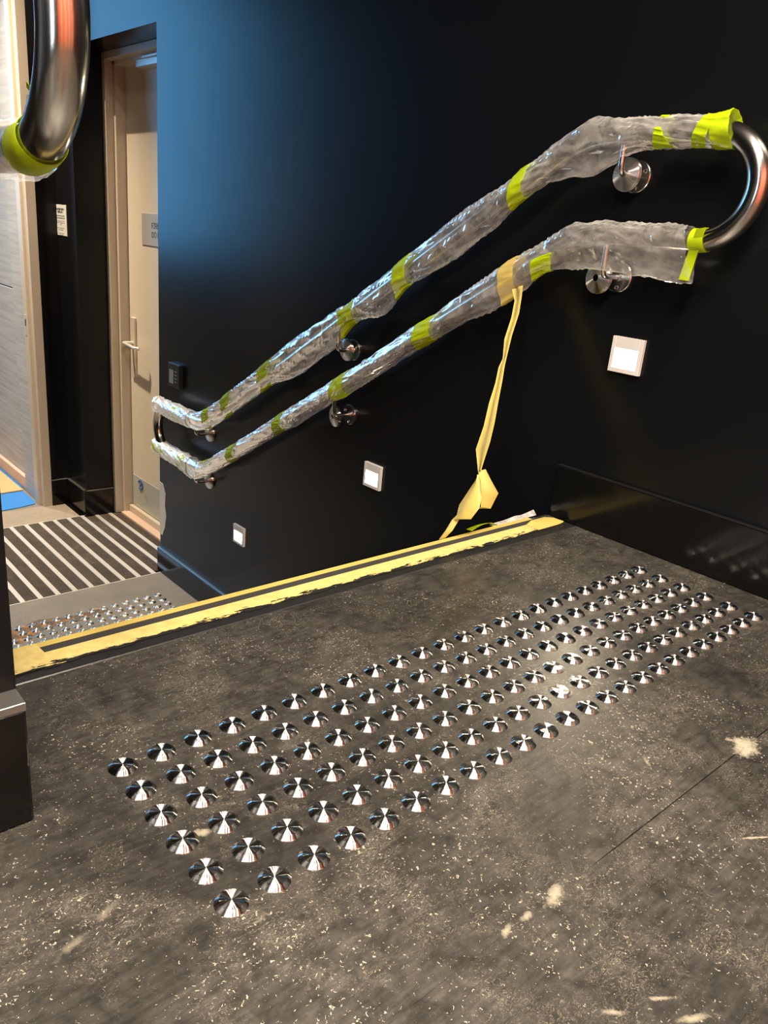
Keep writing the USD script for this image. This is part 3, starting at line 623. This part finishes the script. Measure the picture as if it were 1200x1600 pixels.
U_ST = [(1150, 187, 227), (1140, 187, 227), (1120, 185, 227), (1100, 184, 227), (1080, 184, 226), (1060, 183, 226), (1048, 187, 225), (1020, 187, 226), (1000, 188, 229), (985, 189, 235), (970, 190, 243), (955, 189, 253), (940, 188, 263), (925, 191, 272),
        (910, 201, 274), (895, 212, 273), (880, 224, 276), (865, 236, 279), (850, 248, 284), (835, 259, 291), (820, 269, 302), (805, 284, 315), (780, 300, 345), (753, 317, 367), (720, 340, 394), (700, 357, 408), (680, 374, 420), (660, 390, 431), (645, 401, 438),
        (632, 411, 449), (622, 419, 462), (612, 427, 478), (600, 437, 489), (590, 445, 494), (575, 456, 494), (560, 467, 496), (548, 477, 507), (535, 484, 526), (520, 493, 544), (500, 507, 558), (480, 521, 575), (460, 536, 587), (440, 552, 593), (428, 562, 595), (418, 570, 600),
        (410, 577, 602), (395, 588, 613), (370, 607, 631), (360, 616, 637), (345, 628, 650), (330, 638, 659), (320, 643, 667), (310, 646, 670), (300, 647, 666), (285, 645, 659), (270, 636, 654), (255, 631, 645), (247, 632, 646)]
L_ST = [(1102, 355, 392), (1090, 357, 396), (1080, 358, 438), (1060, 357, 438), (1040, 357, 434), (1020, 357, 430), (1000, 357, 427), (980, 356, 424), (960, 355, 420), (940, 354, 417), (920, 353, 416), (903, 352, 416), (892, 355, 416), (880, 364, 417), (860, 377, 419), (850, 383, 420), (840, 389, 424),
        (830, 395, 437), (820, 402, 450), (810, 407, 457), (800, 412, 463), (790, 419, 470), (770, 432, 483), (750, 446, 491), (730, 459, 497), (710, 473, 503), (690, 490, 511), (668, 503, 529), (650, 513, 537), (620, 535, 564), (590, 555, 584), (560, 575, 603), (535, 593, 619), (520, 600, 625), (490, 621, 644),
        (460, 639, 665), (441, 650, 671), (430, 657, 679), (400, 676, 696), (380, 689, 707), (367, 697, 713), (350, 705, 721), (330, 718, 737), (315, 724, 745), (305, 726, 747), (295, 722, 741), (280, 711, 727), (270, 703, 720), (262, 699, 715), (252, 690, 710), (246, 686, 704)]

def bracket(t, y, z, rail_z, tilt, gap, sx=1, x=RX, wall=WX):
    'a wall bracket: base plate with screws on the wall, bent arm under the rail, slipped conical cover plate on the arm'
    w = wall; ax = (-sx, 0, 0)
    arm = fillet([(w, y, z), (x + .002 * sx, y, z), (x, y, rail_z - RR + .004)], [.018], 9)
    br = part(t, 'bracket', tube(resample(arm, .004), .0062, 14), 'chrome', True, 'bent steel wall bracket')
    part(br, 'base_plate', lathe([(0, 0), (.033, 0), (.033, .0045), (.0315, .006), (.010, .006), (.0095, .014), (0, .014)], 32, ax, (w, y, z)), 'chrome', 35)
    for k in range(3):
        a = 2.1 * k + .5; part(br, 'screw', lathe([(0, 0), (.0056, 0), (.0052, .0014), (.003, .0020), (.002, .0004), (0, .0004)], 14, ax, (w - sx * .006, y + .0225 * math.cos(a), z + .0225 * math.sin(a))), 'steel', 35)
    n = np.array([-sx, tilt[0], tilt[1]], float)
    part(br, 'cover_plate', lathe([(.0075, .0085), (.012, .0082), (.031, .0035), (.034, .0005), (.0345, -.007), (.0335, -.007), (.033, -.0002), (.012, .0068), (.0075, .0072), (.0075, .0085)], 36, n, (w - sx * gap, y + tilt[2], z + tilt[3])), 'cover', 40, centre=(w - sx * gap, y + tilt[2], z + tilt[3]))
    return br

hr = thing('handrail', 'steel double handrail on the black stair wall, wrapped in clear plastic and lime tape', 'handrail', (RX, 1.4, .2))
part(hr, 'rail_pipe', rail_mesh(RX), 'pipe', True, 'bare satin steel pipe looping round at both ends')
near, far, up, lo = rail_path(RX); upd, lod = resample(up, .01), resample(lo, .01)
U = Wrap(U_ST, upd, RX, 3); L = Wrap(L_ST, lod, RX, 11)
s1 = U.s_of(300); part(hr, 'plastic_wrap', U.mesh(U.s_of(1143), s1), 'film', True, 'crinkled clear plastic sagging under the upper rail')
part(hr, 'plastic_wrap', U.mesh(s1, None, grow=.002, wr=1.3), 'film_milky', True, 'whiter layered plastic on the low end of the upper rail')
s1 = L.s_of(300); part(hr, 'plastic_wrap', L.mesh(L.s_of(1081), s1), 'film', True, 'plastic hanging as a flat curtain under the level part of the lower rail')
part(hr, 'plastic_wrap', L.mesh(s1, None, grow=.002, wr=1.3), 'film_milky', True, 'whiter layered plastic on the low end of the lower rail')
FULL = dict(a0=0., a1=2 * math.pi); FRONT = dict(a0=.15, a1=math.pi * 1.05)
for px, half, slant, kw in [(1135, 15, 4, FULL), (1108, 11, 26, dict(a0=-.3, a1=2.9)), (1040, 17, 0, dict(a0=1.35, a1=2.9, taper=.75)), (1042, 7, 0, dict(a0=-.5, a1=.35)),
                            (817, 11, 14, FULL), (633, 10, 6, FULL), (549, 11, 6, dict(a0=.9, a1=3.9)), (419, 8, 4, FULL), (360, 6, 2, FRONT), (329, 5, 2, dict(a0=.4, a1=2.9)), (283, 6, -4, FRONT)]:
    part(hr, 'tape_band', U.band(px, half, slant, **kw), 'lime', True)
for px, half, slant, kw in [(858, 15, 20, dict(a0=1.6, a1=3.3)), (668, 13, 3, FULL), (535, 10, 3, FULL), (441, 6, 3, FRONT), (367, 5, 2, FRONT), (324, 4, 0, dict(a0=-.5, a1=.8)), (289, 7, -3, FRONT), (253, 6, -8, dict(a0=0, a1=2.2)), (256, 6, 6, dict(a0=1.2, a1=3.4))]:
    part(hr, 'tape_band', L.band(px, half, slant, **kw), 'lime', True)
# the masking tape turn that the long loose tape starts from
part(tp, 'tape_turn', L.band(800, 12, 6, **FULL), 'masking', True)
# lime strip closing the flat curtain's end, and its turn on the bare pipe
q = [[hit(1075 + 26 * (1 - t) - 13 * (1 - t) + k * (16 - 0 * t) + (0), 356 + t * 84 + k * (-3), 0, RX - .028 + .020 * min(1, t * 1.6)) for k in (0, .5, 1)] for t in np.linspace(0, 1, 9)]
q = np.array([[hit(1088 + (1060 - 1088) * t + k * (15 + 1 * t), 358 + 79 * t + k * (-3 + 5 * t), 0, RX - .029 + .021 * min(1, t * 1.8)) for k in (0, .5, 1)] for t in np.linspace(0, 1, 9)])
part(hr, 'tape_band', ribbon(q, .0007), 'lime', True)
pp = np.array([p for p in near if p[2] < .69])[::1]
part(hr, 'tape_band', tube(np.array([p for p in near if p[2] < .6755] + [(RX, .312, .672)]), RR + .0018, 28, False), 'lime', True)
for y, z, rz, tilt, gap in [(.505, .793, .866, (.10, .02, .010, .002), .030), (.505, .587, .672, (.10, .05, .034, -.006), .032), (1.405, .282, .36, (.05, -.10, .014, -.002), .022), (1.40, .076, .16, (.18, -.05, .036, -.012), .036),
                            (2.290, -.203, -.138, (0, 0, 0, 0), .0075), (2.290, -.408, -.337, (0, 0, 0, 0), .0075)]:
    bracket(hr, y, z, rz, tilt, gap)

# the matching rail on the left wall, close to the camera
LX = -.050
h2 = thing('handrail', 'steel handrail loop close to the camera at the top left, taped lime at its bend', 'handrail', (LX, .9, .5))
part(h2, 'rail_pipe', rail_mesh(LX), 'pipe', True, 'bare satin steel pipe looping round')
near2, far2, up2, lo2 = rail_path(LX); lod2 = resample(np.vstack([[(LX, .285, .672)], lo2]), .008)
def tight(path, r, seed, n=40):
    P, T, N, B = frames(path); a = np.linspace(0, 2 * math.pi, n, endpoint=False); V = []
    for i in range(len(P)):
        s = i * .008; q = np.c_[np.full(n, s * 10), np.cos(a + s * 6) * 2.2, np.sin(a + s * 6) * 2.2 + seed]
        rr = r + .0045 * meshkit.fbm(q, 3, seed) + .0025 * (1 - np.abs(meshkit.noise(q * 1.6, seed + 3) - .5) * 2) ** 4
        V.append(P[i] + rr[:, None] * (np.cos(a)[:, None] * N[i] + np.sin(a)[:, None] * B[i]))
    return trimesh.Trimesh(np.vstack(V), grid_faces(len(P), n), process=False)
part(h2, 'plastic_wrap', tight(lod2[1:], RR + .0018, 5), 'film', True, 'crinkled plastic round the lower rail')
part(h2, 'plastic_wrap', tight(resample(up2[1:], .008), RR + .0015, 8), 'film', True)
nn = np.array(near2); arc = nn[(nn[:, 2] < .6822)]
P, T, N, B = frames(arc); a = np.linspace(0, 2 * math.pi, 40); rows = []
for i in range(0, len(arc)):
    rows.append([P[i] + (RR + .0016) * (math.cos(t) * N[i] + math.sin(t) * B[i]) for t in a])
part(h2, 'tape_band', ribbon(np.array(rows), .0008), 'lime', True, 'lime tape round the foot of the bend')
fl_ = np.array([[hit(x + k * dx, y + k * dy, 0, LX + .022) for k in (0, .5, 1)] for x, y, dx, dy in [(41, 127, 1, 10), (49, 137, 0, 9), (58, 145, -1, 3)]])
part(h2, 'tape_flap', ribbon(fl_, .0006), 'lime', False, 'loose lime tape end standing up behind the bend')
fl_ = np.array([[hit(x + k * dx, y + k * dy, 0, LX + .021) for k in (0, .5, 1)] for x, y, dx, dy in [(42, 148, 14, -4), (40, 158, 16, -6), (42, 166, 12, 0)]])
part(h2, 'film_flap', ribbon(fl_, .0006), 'film_milky', False, 'white film end behind the bend')
bracket(h2, .505, .587, .672, (0, 0, 0, 0), .0075, -1, LX, -.112); bracket(h2, .505, .793, .866, (0, 0, 0, 0), .0075, -1, LX, -.112); bracket(h2, 1.40, .076, .16, (0, 0, 0, 0), .0075, -1, LX, -.112); bracket(h2, 1.405, .282, .36, (0, 0, 0, 0), .0075, -1, LX, -.112)

# ------------------------------------------------------------------ step lights in the rail wall
def step_light(cy, cz, label):
    t = thing('step_light', label, 'wall light', (WX, cy, cz - .04), 'step lights in the stair wall')
    h = .0395; x0, x1 = WX - .011, WX + .0
    y0, y1, z0, z1 = cy - .030, cy + .030, cz - .029, cz + .014
    part(t, 'face_plate', join(box(x0, x1, cy - h, y0, cz - h, cz + h, .0008), box(x0, x1, y1, cy + h, cz - h, cz + h, .0008), box(x0, x1, y0, y1, z1, cz + h, .0008), box(x0, x1, y0, y1, cz - h, z0, .0008)), 'white')
    part(t, 'lamp_panel', box(WX - .0032, WX - .0005, y0 - .001, y1 + .001, z0 - .001, z1 + .001), 'lamp', label='glowing lamp panel')
step_light(.447, .423, 'square white step light glowing on the wall below the upper handrail brackets, nearest the camera')
step_light(1.260, -.092, 'square white step light glowing in the middle of the stair wall')
step_light(2.040, -.567, 'square white step light glowing lowest on the stair wall, beside the mat')

# ------------------------------------------------------------------ wall controller and notice
t = thing('wall_controller', 'black wall controller panel with a small grey screen beside the fire door', 'control panel', (WX, 2.60, -.08))
q0, q1 = hit(262, 565, 0, WX - .020), hit(280, 609, 0, WX - .020)
part(t, 'housing', box(WX - .020, WX, q1[1], q0[1], q1[2], q0[2], .003), 'black')
c = [hit(264, 576, 0, WX - .021), hit(270.5, 600, 0, WX - .021)]
part(t, 'screen', box(WX - .0208, WX - .019, c[1][1], c[0][1], c[1][2], c[0][2], .0004), 'screen', label='small grey display')
for k in range(4):
    c = [hit(272.5, 580 + 5.4 * k, 0, WX - .021), hit(275.5, 583 + 5.4 * k, 0, WX - .021)]
    part(t, 'button', box(WX - .0210, WX - .019, c[1][1], c[0][1], c[1][2], c[0][2], .0006), 'inkgrey')
t = thing('wall_notice', 'white printed notice on the side of the dark pier left of the fire door', 'sign', (1.256, 3.81, .484))
part(t, 'sheet', box(1.2535, 1.256, 3.738, 3.896, .484, .634, .0006), 'paper')
ln = [(.607, .10, .010, 'ink'), (.594, .07, .010, 'ink'), (.577, .115, .006, 'inkgrey'), (.566, .115, .006, 'inkgrey')] + [(.553 - .0085 * k, [.105, .11, .03, .0, .10, .06, 0, .08, .05][k], .003, 'inkgrey') for k in range(9)]
for z, w, hgt, mt in ln:
    if w: 
        rr = np.random.default_rng(int(z * 1e4)); y = 3.817 + w / 2; words = []
        while y > 3.817 - w / 2:
            ww = rr.uniform(.008, .022); words.append(box(1.2532, 1.2536, max(y - ww, 3.817 - w / 2), y, z, z + hgt)); y -= ww + .004
        part(t, 'printed_line', join(*words), mt)

# ------------------------------------------------------------------ ceiling downlights, all but the one over the mat added for brightness
for i, (x, y, w, z) in enumerate(ADDED_BACK + LOBBY_AND_ADDED):
    t = thing('downlight', ['added black can downlight out of view, brightening the back wall from the left', 'added black can downlight out of view, brightening the back wall from the right', 'black can downlight hung over the entrance mat out of view', 'added black can downlight out of view, brightening the far room panels'][i], 'ceiling light', (x, y, z - .012), 'ceiling downlights')
    ORIGIN[t] = np.zeros(3)
    part(t, 'lamp_can', lathe([(.058, -.105), (.064, -.105), (.064, .012), (0, .012), (0, .008), (.058, .008), (.058, -.105)], 32), 'black', 30)
    if z < CEIL: part(t, 'suspension_rod', tube([(0, 0, .010), (0, 0, CEIL - z + .012)], .005, 8), 'black')
for i, (x, y) in enumerate(BATTEN):
    t = thing('linear_light', 'long linear lamp hung overhead out of view, %s of five from the left' % ORD[i], 'ceiling light', (x, y, BZ), 'linear lamps over the landing'); ORIGIN[t] = np.zeros(3)
    part(t, 'housing', box(-.065, .065, -.31, .31, 0, .05, .004), 'white')
    for sy in (-.25, .25): part(t, 'suspension_rod', tube([(0, sy, .05), (0, sy, CEIL - BZ)], .004, 8), 'steel')
